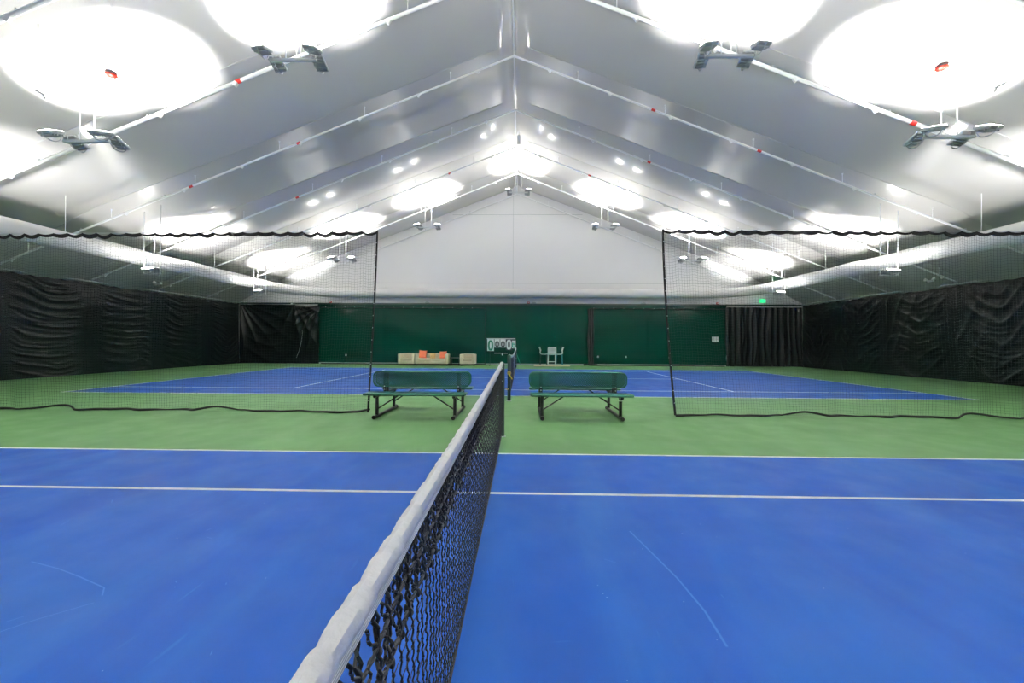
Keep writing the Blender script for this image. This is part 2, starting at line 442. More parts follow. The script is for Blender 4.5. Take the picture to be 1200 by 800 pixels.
def flood_bar(x, y, z, lbl, small=False):
    t = thing('floodlight_bar', lbl, 'light fixture', (x, y, z), group='floodlight bars hung from the roof')
    hz = roof(x)-z-.1
    if not small:
        MB().box(-.47, -.03, -.025, .47, .03, .025).build('crossbar', M['fixture_w'], t)
        for s in (-.15, .15): MB().tube([(s, 0, .02), (s, 0, hz+ (.386*s*(-1 if x > 0 else 1) if abs(x) > .3 else -.1))], .012, 6).build('hanger_rod', M['pipe'], t)
        for sx in (-1, 1):
            for sy in (-1, 1):
                flood_head(t, (sx*(.50 if sy < 0 else .44), sy*.22, .10), (sx*.12, sy*.38, 1), sx*PI/2)
        add_lights(t, [((sx*.48, .0, .26), (sx*.06 + (0 if abs(x) < 1 else .32 if x > 0 else -.32), .60 if y > 10 else .46, 1), LAMP_W*(.68 if y > 10 else 1)) for sx in (-1, 1)])
    else:
        MB().box(-.30, -.025, -.02, .30, .025, .02).build('crossbar', M['fixture_w'], t)
        for s in (-.29, .29): MB().tube([(s, 0, 0), (s, 0, hz + .45*s*(-1 if x > 0 else 1))], .014, 6).build('hanger_rod', M['pipe'], t)
        for sy in (-1, 1): flood_head(t, (0, sy*.17, .17), (0, sy*.5+.12, 1))
        add_lights(t, [((0, 0, .32), (-.3 if x < 0 else .3, 1.2, 1), LAMP_W*(.14 if y < 5 else .34 if y < 12 else .5))])
    return t
nmx = {0: 'under the ridge', 4.3: 'on the inner %s slope', 8.5: 'on the outer %s slope'}
for y, nmY in ((15.0, 'over the far court'), (3.0, 'above the gap between the courts'), (-9.0, 'behind the viewpoint')):
    for ax in (0, 4.3, 8.5):
        for sg in ((1,) if ax == 0 else (-1, 1)):
            x = .1 if ax == 0 else sg*ax
            z = {0: 8.68, 4.3: 6.98, 8.5: 5.38}[ax]
            pos = nmx[ax] if ax == 0 else nmx[ax] % ('left' if sg < 0 else 'right')
            flood_bar(x, y, z, 'grey floodlight bar %s, %s' % (nmY, pos))
for y, nmY in ((14.8, 'the farthest one, near the back wall'), (8.9, 'the nearer of the two in view'), (2.9, 'out of view beside the divider net'), (-3.1, 'out of view beside the near court'), (-9.1, 'behind the viewpoint')):
    for sg in (-1, 1):
        flood_bar(sg*12.5, y, 3.68, 'small U-hung floodlight by the %s duct, %s' % ('left' if sg < 0 else 'right', nmY), True)
# twin-head emergency lights low on the side slopes, and warning beacons
def emergency(loc, lbl, rz=0):
    t = thing('emergency_light', lbl, 'emergency light', loc, rz)
    MB().rbox(-.13, -.03, -.05, .13, .03, .05, .015).build('housing', M['fixture'], t)
    for s in (-1, 1):
        MB().lathe([(.02, -.05), (.055, .0), (.06, .05), (.05, .06)], (s*.16, -.04, .05), 12, Matrix.Rotation(PI/2.4, 4, 'X')).build('lamp_head', M['white'], t, smooth=True)
emergency((-16.3, 13.3, 3.93), 'twin-head emergency light on the left roof edge behind the divider net', PI/2)
emergency((16.3, 11.4, 3.88), 'twin-head emergency light on the right roof edge behind the divider net', -PI/2)
for x, wd in ((-5.54, 'left of the centre'), (1.05, 'beside the red alarm at the centre'), (7.75, 'right of the centre')):
    emergency((x, YB-.05, 3.81), 'small dark twin-head emergency light on the back wall, ' + wd)
for sg, x, y, z in ((-1, -7.0, 2.0, 6.07), (1, 7.37, 2.0, 6.07)):
    nm = 'left' if sg < 0 else 'right'
    x, y = (-7.73, 8.08)[sg > 0], 2.72; z = 1.375+(6.07-1.375)*(y+5.156)/7.156
    t = thing('warning_beacon', 'red-lensed warning beacon hanging in front of the bright patch on the %s roof slope' % nm, 'beacon', (x, y, z))
    MB().lathe([(.02, .10), (.085, .06), (.10, .035), (.085, .03)], (0, 0, 0), 16).build('grey_cap', M['fixture'], t, smooth=True)
    MB().lathe([(.055, .03), (.06, -.01)], (0, 0, 0), 16).build('neck', M['white'], t)
    MB().lathe([(.03, -.05), (.085, -.035), (.105, -.012), (.09, .0), (.05, .002)], (0, 0, 0), 18).build('red_disc', M['redlens'], t, smooth=True)
    MB().tube([(0, 0, .09), (0, 0, roof(x)-z-.1)], .006, 5).build('hanger_rod', M['pipe'], t)
for sg in (-1, 1):
    nm = 'left' if sg < 0 else 'right'; y = 2.6; x = sg*8.95; z = 6.12  # short grey rod with cable and bracket, hung from the liner
    t = thing('roof_fitting', 'small grey fitting hung beside the bright patch on the %s roof slope' % nm, 'camera', (x, y, z))
    MB().tube([(sg*.16, 0, .06), (-sg*.05, 0, -.05)], .02, 8).build('fitting_body', M['fixture'], t)
    MB().tube([(-sg*.05, 0, -.05), (-sg*.3, 0, -.02), (-sg*.4, 0, -.12)], .005, 5).build('cable', M['fixture'], t)
    MB().tube([(0, 0, -.02), (-sg*.06, 0, -.13)], .016, 6).build('bracket', M['fixture'], t)
    MB().tube([(sg*.1, 0, .05), (sg*.1, 0, roof(x)-z-.1)], .005, 5).build('hanger_rod', M['pipe'], t)

# ------------------------------------------------------------------ green backdrop and wall fittings
def backdrop(u, v):
    x = -12.35+25.1*u; z = .09+3.60*v
    seam = sum(math.exp(-((x-c)/.06)**2) for c in (-8.3, -4.6, -.15, 2.1, 8.1))
    return (x, YB-.10 - .012*math.sin(x*1.9+z) - .010*math.sin(x*.7+3*z)*math.exp(-((x)/9)**2) + .02*seam
            - .018*math.sin(z*9+x*.5)*math.exp(-((z-.55)/.35)**2), z)
tag(MB().sheet(backdrop, 200, 26, (0, 1, 0), .02).build('backdrop_curtain', M['gvinyl'], smooth=True),
    'dark green glossy vinyl backdrop covering the lower back wall', 'backdrop')
b = MB().box(-17.4, YB-.13, 3.69, 17.4, YB-.02, 3.77)
tag(b.build('backdrop_rail', M['post']), 'thin dark green rail along the top of the back wall curtains', 'rail')
for x, wd in ((-11.58, 'left'), (.72, 'middle'), (12.22, 'right')):
    t = thing('fire_alarm', 'small red fire alarm above the green backdrop, %s one of three' % wd, 'alarm', (x, YB-.06, 3.83), group='red alarms on the back wall')
    MB().rbox(-.07, -.04, -.06, .07, .05, .06, .015).build('housing', M['red'], t); MB().lathe([(.035, 0), (.03, .02)], (0, -.04, 0), 10, Matrix.Rotation(PI/2, 4, 'X')).build('strobe', M['white'], t)
for x, wd in ((-10.55, 'near the draped black curtain'), (4.98, 'first right of the black net bundle'), (6.68, 'second right of the black net bundle'), (9.31, 'beside the divider net edge')):
    t = thing('wall_outlet', 'tiny white outlet low on the green backdrop, ' + wd, 'outlet', (x, YB-.14, .54), group='white outlets on the green backdrop')
    MB().rbox(-.05, -.015, -.055, .05, .02, .055, .01).build('cover_plate', M['white'], t)
t = thing('paper_notice', 'white sheet of paper pinned to the green backdrop beside the right black curtain', 'notice', (12.05, YB-.15, 1.64))
MB().box(-.19, -.006, -.16, .19, .004, .16).build('sheet', M['white'], t)
p = MB()
for k in range(5): p.box(-.15, -.009, .10-.05*k, .15-.04*(k % 2), -.006, .112-.05*k)
p.build('printed_lines', M['rail'], t)
t = thing('exit_sign', 'green lit exit sign above the right black curtain', 'exit sign', (14.9, YB-.12, 3.98))
MB().rbox(-.17, -.035, -.11, .17, .035, .11, .015).build('housing', M['exit'], t); MB().tube([(.02, 0, -.11), (.02, 0, -.24)], .015, 6).build('stem', M['white'], t)
t = thing('curtain_hook', 'white hook at the top of the draped black curtain in the left corner', 'hook', (-13.75, YB-.55, 3.66))
MB().lathe([(.02, -.03), (.05, -.015), (.05, .03), (.02, .045)], (0, 0, 0), 10).build('hook_body', M['white'], t); MB().tube([(0, 0, .04), (0, .35, .06)], .01, 5).build('arm', M['white'], t)

# ------------------------------------------------------------------ black side curtains
def hsh(i, k=0): return math.sin(i*127.1+k*311.7)*43758.5453 % 1.0
def sn(x, y, s=0):
    xi, yi = math.floor(x), math.floor(y); fx, fy = x-xi, y-yi; fx = fx*fx*(3-2*fx); fy = fy*fy*(3-2*fy)
    h = lambda a, b_: hsh(a*1.7+b_*57.3+s*13.1)
    return (h(xi, yi)*(1-fx)+h(xi+1, yi)*fx)*(1-fy)+(h(xi, yi+1)*(1-fx)+h(xi+1, yi+1)*fx)*fy
def ridge(p): p = p-math.floor(p); return (1-abs(2*p-1))**2.2
def crease(p, sh=5.): p = p-math.floor(p); return (1-abs(2*p-1))**sh
def wall_folds(y, z, sg):
    k = (FR[0]-y+.05)/3.05; ki = math.floor(k); t = k-ki
    a = min(1., max(0., (t-.10)/.12))*min(1., max(0., (.90-t)/.12)); c = (2*t-1)
    w1 = sn(y*.9, z*.9, ki); w2 = sn(y*2.1, z*2.3, 7); g = sn(y*1.3, z*1.1, 11)
    if sg < 0:
        arc = .34*c*c*(1 if t > .5 else .6)
        o = .045*a*crease((z-arc)/.34 + w1*1.5, 3)*(.2+g) + .028*a*crease((z-arc*1.2)/.17 + 2.2*w1+w2*.8, 3)*sn(y*1.6, z*2.6, 3)*1.6
    else:
        arc = 1.15*abs(c)**1.3
        o = .055*a*crease((z-arc)/.60 + w1*1.5, 3.2)*(.1+g) + .05*(1-t)*crease((y*1.2+z*.55)/.9+w1, 3)*(z/3.7) + .020*a*crease((z+.5*w1-arc*.5)/.25+w2, 3)*sn(y, z*2, 9)*1.3
    return o + .05*sn(y*.5, z*.4, 2)
def side_curtain(sg):
    nu = 330; y0, y1 = 3.0, YB-.45
    def P(u, v):
        y = y0+(y1-y0)*u; z = .015+3.66*v
        sagtop = .035*abs(math.sin(PI*(FR[0]-y)/3.05*6))*max(0, (v-.93)/.07)
        return (sg*(17.12-.02-wall_folds(y, z, sg)*(1-.7*max(0, (v-.9)/.1)) - .05*(1-v)**6), y, z-sagtop)
    t = thing('side_curtain', 'black vinyl curtain hung along the %s wall' % ('left' if sg < 0 else 'right') + (', horizontal wrinkles between seams' if sg < 0 else ', deep slanting swags'), 'curtain', (0, 0, 0))
    MB().sheet(P, nu, 96, (sg, 0, 0), .012).build('curtain_cloth', M['curtain'], t, smooth=True)
    MB().sheet(lambda u, v: (sg*(17.08-.05*sn(u*20, v)), YF+.3+(3.0-YF-.3)*u, .015+3.66*v), 60, 12, (sg, 0, 0), .012).build('curtain_cloth', M['curtain'], t, smooth=True)
    h = MB()
    for k in range(44):
        y = YB-.7-.38*k
        h.tube([(sg*17.11, y, 3.62), (sg*17.10, y, 3.71)], .008, 5)
    h.build('curtain_ties', M['rail'], t)['kind'] = 'stuff'
side_curtain(-1); side_curtain(1)
def fan(x, z, x0, z0, n, ph, amp, rmax=3.8):
    dx, dz = x-x0, z0-z; r = math.hypot(dx, dz)+1e-4; th = math.atan2(dx, dz)
    return amp*ridge(th*n/PI+ph+.12*sn(r*1.3, th*3, 4))*min(1, r/.8)*max(.15, 1-r/rmax)
def back_left(u, v):
    x = -17.05+3.35*u; z = .015+3.62*v
    o = fan(x, z, -17.0, 3.75, 11, .2, .16) + .07*ridge((z-.9*abs((x+15.2)/1.8)**1.6)/.8+.4*sn(x, z))*(1-abs(2*u-1)) + fan(x, z, -13.7, 3.8, 7, .5, .07)
    return (x, YB-.22-o-.18*(1-u)**3, z)
tag(MB().sheet(back_left, 90, 90, (0, 1, 0), .012).build('corner_curtain', M['curtain'], smooth=True),
    'black vinyl curtain in the far left corner, folds fanning from its top left corner', 'curtain')
def back_left2(u, v):
    x = -13.72+1.55*u; sagz = .10*math.sin(PI*u)*v**6
    z = .015+3.60*v - sagz
    o = fan(x, z, -13.7, 3.8, 9, .1, .14) + fan(x, z, -12.2, 3.5, 10, .3, .16) + .04*sn(x*4, z*2)
    return (x, YB-.24-o, z)
t = thing('draped_curtain', 'short black curtain end drooping from two hooks beside the green backdrop', 'curtain')
MB().sheet(back_left2, 50, 80, (0, 1, 0), .012).build('curtain_cloth', M['curtain'], t, smooth=True)
ch = MB()
for k in range(22):
    s = k/21; ch.lathe([(.004, -.02), (.018, 0), (.004, .02)], (-13.10-.35*s*s, YB-.50, 2.0-1.6*s), 6)
ch.build('chain_weight', M['fixture_w'], t)
def back_right(u, v):
    x = 12.62+4.5*u; z = .015+3.56*v
    lean = .5*(1-v)*max(0, (u-.62))*-1
    p = (x+lean*1.2*(1-v))*1.0
    amp = .05+.07*sn(u*9, 1)
    o = amp*ridge(p/.36+.25*sn(x*1.3, z*.8, 1)) + .09*ridge(p/.83+.3*sn(x, z*.5, 6)) + .03*sn(x*3, z*1.5)
    return (x+.05*math.sin(z*2+x*3)*(1-v), YB-.22-o, z)
tag(MB().sheet(back_right, 220, 60, (0, 1, 0), .012).build('pleated_curtain', M['curtain'], smooth=True),
    'black vinyl curtain in the far right corner hanging in vertical pleats', 'curtain')

# ------------------------------------------------------------------ divider nets
def divider(sg, x_in, lbl):
    t = thing('divider_net', lbl, 'net', (x_in, 2.75, 0))
    L = 17.0-abs(x_in); pitch = .052; nu = int(L/pitch); nv = 67
    ztop = lambda x: (3.50 if sg < 0 else 3.54) - .010*(abs(x)-2.5) + .0004*(abs(x)-2.5)**2
    def edge_x(v):      # the free edge leans towards the ground
        if sg < 0: return x_in - .16*(1-v)**2 - .05*math.sin(PI*v)*.5
        return x_in + .20*(1-v)**1.6 + .05*(1-v)
    cl = .29
    def sagf(x): q = (abs(x)-abs(x_in))/cl; f = q-math.floor(q); return .042*math.sin(PI*f)*(.5+sn(math.floor(q), 1, 8))
    def P(u, v):
        x = edge_x(v)*(1-u) + sg*17.0*u
        s = abs(x)
        y = 2.75 + .05*math.sin(s*5.1)*(1-.3*v) + .03*math.sin(s*11+1)*(1-v) + .10*(1-v)**3*sn(s*1.5, 2, 3)
        zt = ztop(x) - .03 - sagf(x)
        zb = .03 + .035*sn(s*1.3, 5, 2)
        # cells crowd together near the floor where the net bunches
        vv = v
        z = zb + (zt-zb)*vv + .006*math.sin(s*7+v*20)
        return (x + .02*math.sin(v*9+s*3)*(1-v), y, z)
    G = np.array([[P(i/nu, j/nv) for j in range(nv+1)] for i in range(nu+1)])
    G[..., 0] -= x_in; G[..., 1] -= 2.75
    A = np.concatenate([G[:-1].reshape(-1, 3), G[:, :-1].reshape(-1, 3)]); B = np.concatenate([G[1:].reshape(-1, 3), G[:, 1:].reshape(-1, 3)])
    segs('netting', A, B, .0015, M['netgrey'], t)
    # top hem in swags, clips, cable
    n = int(L/cl); hem = MB()
    pts = []
    for i in range(n*6+1):
        x = x_in + sg*L*i/(n*6)
        pts.append((x, sagf(x)))
    for (xa, sa), (xb, sb) in zip(pts, pts[1:]):
        q = int(((abs(xa)+abs(xb))/2-abs(x_in))/cl); th = .022+.026*hsh(q, 2)
        za, zb_ = ztop(xa)-.018-sa, ztop(xb)-.018-sb
        f = lambda x, z, dy, dz: (x-x_in, dy, z+dz)
        hem.add([f(xa, za, -.012, -th), f(xb, zb_, -.012, -th), f(xb, zb_, .012, -th), f(xa, za, .012, -th),
                 f(xa, za, -.012, th*.6), f(xb, zb_, -.012, th*.6), f(xb, zb_, .012, th*.6), f(xa, za, .012, th*.6)],
                [(0, 3, 2, 1), (4, 5, 6, 7), (0, 1, 5, 4), (2, 3, 7, 6), (1, 2, 6, 5), (3, 0, 4, 7)])
    hem.build('top_hem', M['black'], t)
    MB().tube([(sg*L*i/20, 0, ztop(x_in+sg*L*i/20)+.005) for i in range(21)], .005, 6).build('cable', M['pipe'], t)
    for i in range(min(n, 40)+1):
        x = x_in+sg*cl*i
        MB().lathe([(.005, -.022), (.009, -.01), (.009, .015), (.004, .02)], (x-x_in, 0, ztop(x)-.008), 6).build('clip', M['white'], t)
    # free edge hem with white studs, bottom hem lying in waves
    ep = [(edge_x(v)-x_in, 0, .02+(ztop(x_in)-.02)*v) for v in [i/30 for i in range(31)]]
    MB().tube(ep, .018 if sg < 0 else .022, 8).build('edge_hem', M['black'], t, smooth=True)
    st = MB()
    for i in range(1, 15):
        v = i/15; st.lathe([(.004, 0), (.008, .004), (.004, .008)], (edge_x(v)-x_in, -.022, .02+(ztop(x_in)-.02)*v), 6, Matrix.Rotation(PI/2, 4, 'X'))
    st.build('edge_studs', M['white'], t)
    bp_ = []; br = []
    for i in range(241):
        u = i/240; x = P(u, 0)[0]; s = abs(x)
        hump = max(0, sn(s*1.6, 7, 4)-.55)*.18
        bp_.append((x-x_in, P(u, 0)[1]-2.75 + .06*(sn(s*1.1, 3, 2)-.5), .022+hump)); br.append(.013+.016*sn(s*2.1, 1, 7))
    MB().tube(bp_, br, 6).build('bottom_hem', M['black'], t, smooth=True)
divider(-1, -2.50, 'white-meshed divider net left of the benches with a black swagged top hem')
divider(1, 2.95, 'white-meshed divider net right of the benches with a black swagged top hem')
# backdrop nets in front of the green vinyl
def back_net(x0, x1, bx, lbl, thick):
    t = thing('backdrop_net', lbl, 'net', (bx, 20.0, 0)); z1 = 3.47
    X = np.arange(x0, x1, .15); Z = np.arange(.05, z1, .15); A = []; B = []
    for x in X: A.append((x-bx, .02*math.sin(x*4), .05)); B.append((x-bx, .02*math.sin(x*4), z1))
    for z in Z: A.append((x0-bx, 0, z)); B.append((x1-bx, 0, z))
    segs('netting', A, B, .0016, M['netdark'], t)
    MB().tube([(x-bx, 0, z1-.03*abs(math.sin(x*4))) for x in np.linspace(x0, x1, 90)], .03, 6).build('top_hem', M['black'], t)
    MB().tube([(x-bx, .03*math.sin(x*2), .03) for x in np.linspace(x0, x1, 60)], .035, 6).build('bottom_hem', M['black'], t)
    for k in range(int((x1-x0)/.6)):
        MB().lathe([(.004, 0), (.016, .01), (.004, .02)], (x0+.3+.6*k-bx, -.03, z1), 6).build('clip', M['white'], t)
    if thick:
        for q, (dx, r) in enumerate(((0, .05), (.13, .075), (.26, .06))):
            MB().tube([(dx+.02*math.sin(z*3+q), .02*q, z) for z in np.linspace(.04, z1-.03, 22)], r, 8).build('gathered_fold', M['black'], t, smooth=True)
        MB().tube([(-.3, 0, .05), (0, 0, .07), (.3, 0, .06), (.55, 0, .04)], .05, 8).build('floor_bunch', M['black'], t, smooth=True)
    else: MB().tube([(0, 0, .04), (.02, 0, z1)], .022, 8).build('edge_hem', M['black'], t)
back_net(-12.0, -1.90, -1.90, 'thin dark net before the green backdrop, ending above the scoreboard', False)
back_net(4.36, 12.5, 4.36, 'thin dark net before the green backdrop, gathered into a thick black bundle', True)

# ------------------------------------------------------------------ tennis nets
def tennis_net(yc, fine, lbl):
    """net plane X=0 from yc-6.4 to yc+6.4"""
    t = thing('tennis_net', lbl, 'net', (0, yc, 0)); HL = 6.36
    ztop = lambda y: .925 + .155*(abs(y)/HL)**1.7
    belly = lambda y, z: (.035*math.sin(PI*min(1, z/.9))*math.cos(y*.6)**2 - .0) if fine else 0.
    A = []; B = []; R = []; kn = MB()
    if fine:
        # square mesh: doubled thick twine in the top rows, single thin twine below
        def node(i, j, p, z0f, top):
            y = -HL+.02+i*p; zt = ztop(y)-.055
            z = zt - z0f - j*(p if not top else .078)
            am = .012 if top else .007
            y += am*(hsh(i*1.13+j*7.7)-.5); z += am*(hsh(i*5.3+j*1.9)-.5)
            z = max(z, .025)
            return np.array((belly(y, z)+(.006 if top else .002)*(hsh(i+j*9.1)-.5), y, z))
        def strand(a, b_, r, am, two, sd):
            if a[1] < -1.6: A.append(a); B.append(b_); R.append(r*(1.5 if two else 1)); return
            K = 5
            for ph in ((0, PI) if two else (sd*3.,)):
                prev = a
                for q in range(1, K+1):
                    c = a+(b_-a)*q/K
                    if q < K:
                        w_ = math.sin(PI*q/K)
                        c = c+np.array([am*.7*math.cos(q*1.9+ph+sd)*w_, am*math.sin(q*1.9+ph+sd)*w_ + am*.8*(hsh(sd*3.3)-.5)*w_, am*.4*math.cos(q*2.2+sd+ph)*w_])
                    A.append(prev); B.append(c); R.append(r*(.85+.3*hsh(sd+q))); prev = c
        def knot(c, k, sd):
            if c[1] < -1.6: return
            for q in range(2 if k > .005 else 1):
                cc = (c[0]+(q*.006-.003 if k > .005 else 0), c[1]+.005*(hsh(sd+q*2.7)-.5), c[2]-.007*q)
                kn.lathe([(k*.35, -k*1.3), (k*.85, -k*.7), (k, 0), (k*.8, k*.75), (k*.3, k*1.3)], cc, 7, Matrix.Rotation(.8*(hsh(sd)-.5), 4, 'X'))
        pT = .076; nT = int((2*HL-.04)/pT)
        for i in range(nT+1):
            for j in range(3):
                c = node(i, j, pT, .0, True); sd = i*1.7+j*5.3
                if j: knot(c, .0088*(.8+.4*hsh(sd)), sd)
                if j < 2 : strand(c, node(i, j+1, pT, 0, True), .0042, .008, True, sd)
                if i < nT and j: strand(c, node(i+1, j, pT, 0, True), .0036, .006, True, sd+.7)
                # slack doubled loops between the main strands
                if i < nT and j < 2 and hsh(sd*2.1) > .1:
                    c2 = (c+node(i+1, j, pT, 0, True))/2; d2 = (node(i, j+1, pT, 0, True)+node(i+1, j+1, pT, 0, True))/2
                    mid = (c2+d2)/2+np.array([0, .012*(hsh(sd*4.)-.5), 0]); strand(c2, mid, .0034, .006, False, sd); strand(mid, node(i+(hsh(sd) > .5), j+1, pT, 0, True), .0034, .006, False, sd+.3)
        p = .052; nB = int((2*HL-.04)/p); nz = 15
        for i in range(nB+1):
            for j in range(nz):
                c = node(i, j, p, .156, False); sd = i*2.3+j*3.1
                knot(c, .0042, sd)
                if j+1 < nz: strand(c, node(i, j+1, p, .156, False), .0024, .0048, False, sd)
                if i < nB: strand(c, node(i+1, j, p, .156, False), .0011, .002, False, sd+.5)
    else:
        p = .09; nrow = 19; cols = int(2*HL/p)
        def node(i, j):
            y = -HL + (i + (.5 if j % 2 else 0))*p; f = j/(nrow-1)
            return (0, y, (ztop(y)-.055)*(1-f)+.03*f)
        for j in range(nrow-1):
            for i in range(cols):
                for di in ((0, -1) if j % 2 == 0 else (0, 1)):
                    if 0 <= i+di < cols: A.append(node(i, j)); B.append(node(i+di, j+1)); R.append(.0016)
    if fine: kn.build('knots', M['cord'], t)['kind'] = 'stuff'
    segs('netting', np.array(A, float), np.array(B, float), np.array(R), M['cord'], t, 5 if fine else 3)
    # bottom cord
    MB().tube([(belly(y, .03), y, .025) for y in np.linspace(-HL, HL, 60)], .006, 6).build('bottom_cord', M['cord'], t)
    # folded vinyl tape over the cable
    nl = 1300 if fine else 60
    prof = [(-.0075, -.062), (-.0085, -.045), (-.0095, -.030), (-.019, -.022), (-.022, -.006), (-.017, .010), (0, .017), (.017, .010), (.022, -.006), (.019, -.022), (.0095, -.030), (.0085, -.045), (.0075, -.062), (.0055, -.060), (.004, -.03), (-.004, -.03), (-.0055, -.060)]
    n = len(prof); vs = []
    for i in range(nl+1):
        y = -HL+2*HL*i/nl
        for k, (x, z) in enumerate(prof):
            roll = 1 if z > -.025 else .12
            if fine:
                cz = crease(y*6.5+.8*sn(y*3, 1, 2)+z*9*(1 if x > 0 else -1), 6)
                wv = roll*(-.0055*cz*(.4+sn(y*5, 2, 5)) + (sn(y*34, z*90, 3)-.5)*.0025) + (sn(y*90, k*.8, 9)-.5)*.0012
            else: wv = 0
            vs.append((x+wv*(1 if x > 0 else -1 if x < 0 else 0), y, ztop(y)+z+wv*.5))
    fs = [(i*n+k, i*n+(k+1) % n, (i+1)*n+(k+1) % n, (i+1)*n+k) for i in range(nl) for k in range(n)]
    fs += [tuple(range(n)), tuple(nl*n+k for k in range(n-1, -1, -1))]
    tp = MB().add(vs, fs).build('tape', M['tape'], t, smooth=True)
    if fine:
        for dz in (-.036, -.042, -.048, -.055):
            b = MB()
            for sx in (-1, 1):
                b.tube([(sx*.0088, y, ztop(y)+dz) for y in np.linspace(-1.5, HL, 200)], .0010, 4)
            b.build('stitch_line', M['tape_stitch'], tp)
    # centre strap
    MB().box(-.008, -.025, 0, .008, .025, ztop(0)+.005).build('centre_strap', M['tape'], t)
    return t
def net_post(y, sg, lbl, crank):
    t = thing('net_post', lbl, 'post', (0, y, 0))
    MB().lathe([(.041, 0), (.041, 1.06), (.036, 1.075), (.02, 1.085)], (0, 0, 0), 16).build('pole', M['post'], t, smooth=True)
    MB().lathe([(.06, 0), (.06, .006), (.045, .012)], (0, 0, 0), 16).build('ground_collar', M['fixture'], t)
    for z in (.98, .80, .5, .2): MB().tube([(.0, -sg*.04, z), (.0, -sg*.06, z+.012), (.02, -sg*.06, z+.02)], .006, 5).build('lacing_hook', M['white'], t)
    if crank:
        MB().lathe([(.045, -.02), (.05, 0), (.045, .03)], (.0, -.05, .66), 12, Matrix.Rotation(PI/2, 4, 'X')).build('winch', M['brass'], t)
        MB().tube([(.0, -.09, .64), (.04, -.11, .58), (.075, -.11, .52)], .012, 6).build('strap', M['yellow'], t)
        MB().tube([(-.0, -.05, .30), (-.04, -.08, .27), (-.09, -.08, .31)], .010, 6).build('crank_handle', M['brass'], t)
tennis_net(-5.486, True, 'near tennis net with white tape and black knotted mesh running away from the viewpoint')
tennis_net(GAP+5.486, False, 'tennis net of the far court seen end-on beside the scoreboard')
net_post(.914, 1, 'dark green post at the end of the near tennis net', False)
net_post(-5.486*2-.914, -1, 'dark green post of the near net behind the viewpoint', False)
net_post(GAP-.914, -1, 'dark green post with brass winch and yellow strap at the far court', True)
net_post(GAP+10.972+.914, 1, 'dark green post at the back end of the far court net', False)

# ------------------------------------------------------------------ back-to-back park benches
def lattice_panel(w_, h, y, z0, rc, name, t):
    """rounded plastisol-coated expanded metal panel"""
    fr = []
    for q, (cx, cz) in enumerate(((w_/2-rc, h-rc), (-w_/2+rc, h-rc), (-w_/2+rc, rc), (w_/2-rc, rc))):
        for k in range(7):
            a = q*PI/2+PI/2*k/6; fr.append((cx+rc*math.cos(a), y, z0+cz+rc*math.sin(a)))
    o = MB().tube(fr, .013, 8, closed=True).build('backrest', M['benchg'], t, smooth=True)
    A = []; B = []
    def inside(x, z):
        if not (-w_/2 < x < w_/2 and 0 < z < h): return False
        dx = max(0, abs(x)-(w_/2-rc)); dz = max(0, abs(z-h/2)-(h/2-rc)); return dx*dx+dz*dz < rc*rc
    px, pz = .042, .020
    nx_, nz_ = int(w_/px)+2, int(h/pz)+2
    for i in range(-1, nx_+1):
        for j in range(-1, nz_+1):
            x0 = -w_/2+i*px+(px/2 if j % 2 else 0); za = j*pz
            for dx in (-px/2, px/2):
                xa, xb, zb_ = x0, x0+dx, za+pz
                if inside(xa, za) and inside(xb, zb_): A.append((xa, y, z0+za)); B.append((xb, y, z0+zb_))
    segs('mesh_panel', A, B, .0062, M['benchg'], o, 4)
    return o
def bench(cx, cy, lbl):
    t = thing('double_bench', lbl, 'bench', (cx, cy, 0), group='back-to-back benches between the courts')
    for s in (-1, 1):
        st = MB().rbox(-.92, s*.50-.15, .425, .92, s*.50+.15, .462, .018, None, 3)
        so_ = st.build('seat', M['benchg'], t, smooth=True)
        g = MB()
        for k in range(-21, 22): g.box(k*.042-.004, s*.50-.135, .462, k*.042+.004, s*.50+.135, .4655)
        g.build('seat_ribs', M['benchg'], so_)
        # rolled front lip
        MB().tube([(-.9, s*.655, .44), (.9, s*.655, .44)], .022, 8).build('seat_lip', M['benchg'], so_, smooth=True)
        lattice_panel(1.84, .275, s*.085, .53, .09, 'backrest', t)
    for sx in (-1, 1):
        x = sx*.705
        leg = MB().tube([(x, -.66, .035), (x, .66, .035)], .03, 10)
        sk = leg.build('skid', M['benchk'], t, smooth=True)
        for s in (-1, 1):
            MB().lathe([(.035, -.02), (.037, 0), (.035, .02)], (x, s*.66, .037), 10, Matrix.Rotation(PI/2, 4, 'X')).build('end_cap', M['benchk'], sk)
            MB().tube([(x, s*.50, .04), (x, s*.50, .40)], .030, 10).build('leg', M['benchk'], t, smooth=True)
            # diagonal brace to the seat centre
            MB().tube([(x-sx*.02, s*.50, .17), (sx*.30, s*.50, .42)], .014, 6).build('brace', M['benchk'], t)
            up = MB().box(x-.03, s*.085-.012-.02*s, .36, x+.03, s*.085+.012-.02*s, .80).build('back_support', M['benchk'], t)
            for zz in (.47, .53): MB().lathe([(.011, 0), (.011, .012)], (x, s*.095+s*.01, zz), 8, Matrix.Rotation(PI/2 if s < 0 else -PI/2, 4, 'X')).build('bolt', M['chrome'], up)
        MB().tube([(x, -.64, .40), (x, .64, .40)], .028, 8).build('seat_bearer', M['benchk'], t, smooth=True)
    return t
b1 = bench(-1.615, 2.79, 'green back-to-back mesh bench touching the left divider net edge')
b2 = copy_tree(b1); b2.location = (1.365, 2.84, 0); b2['label'] = 'green back-to-back mesh bench standing right of the tennis net post'
t = [o for o in COL.objects if o.parent == b2 and o.name.startswith('leg')]
# strip of white tape round the front right leg of the right bench
MB().tube([(.705, -.50, .33), (.705, -.50, .355)], .0325, 10).build('tape_band', M['white'], b2)

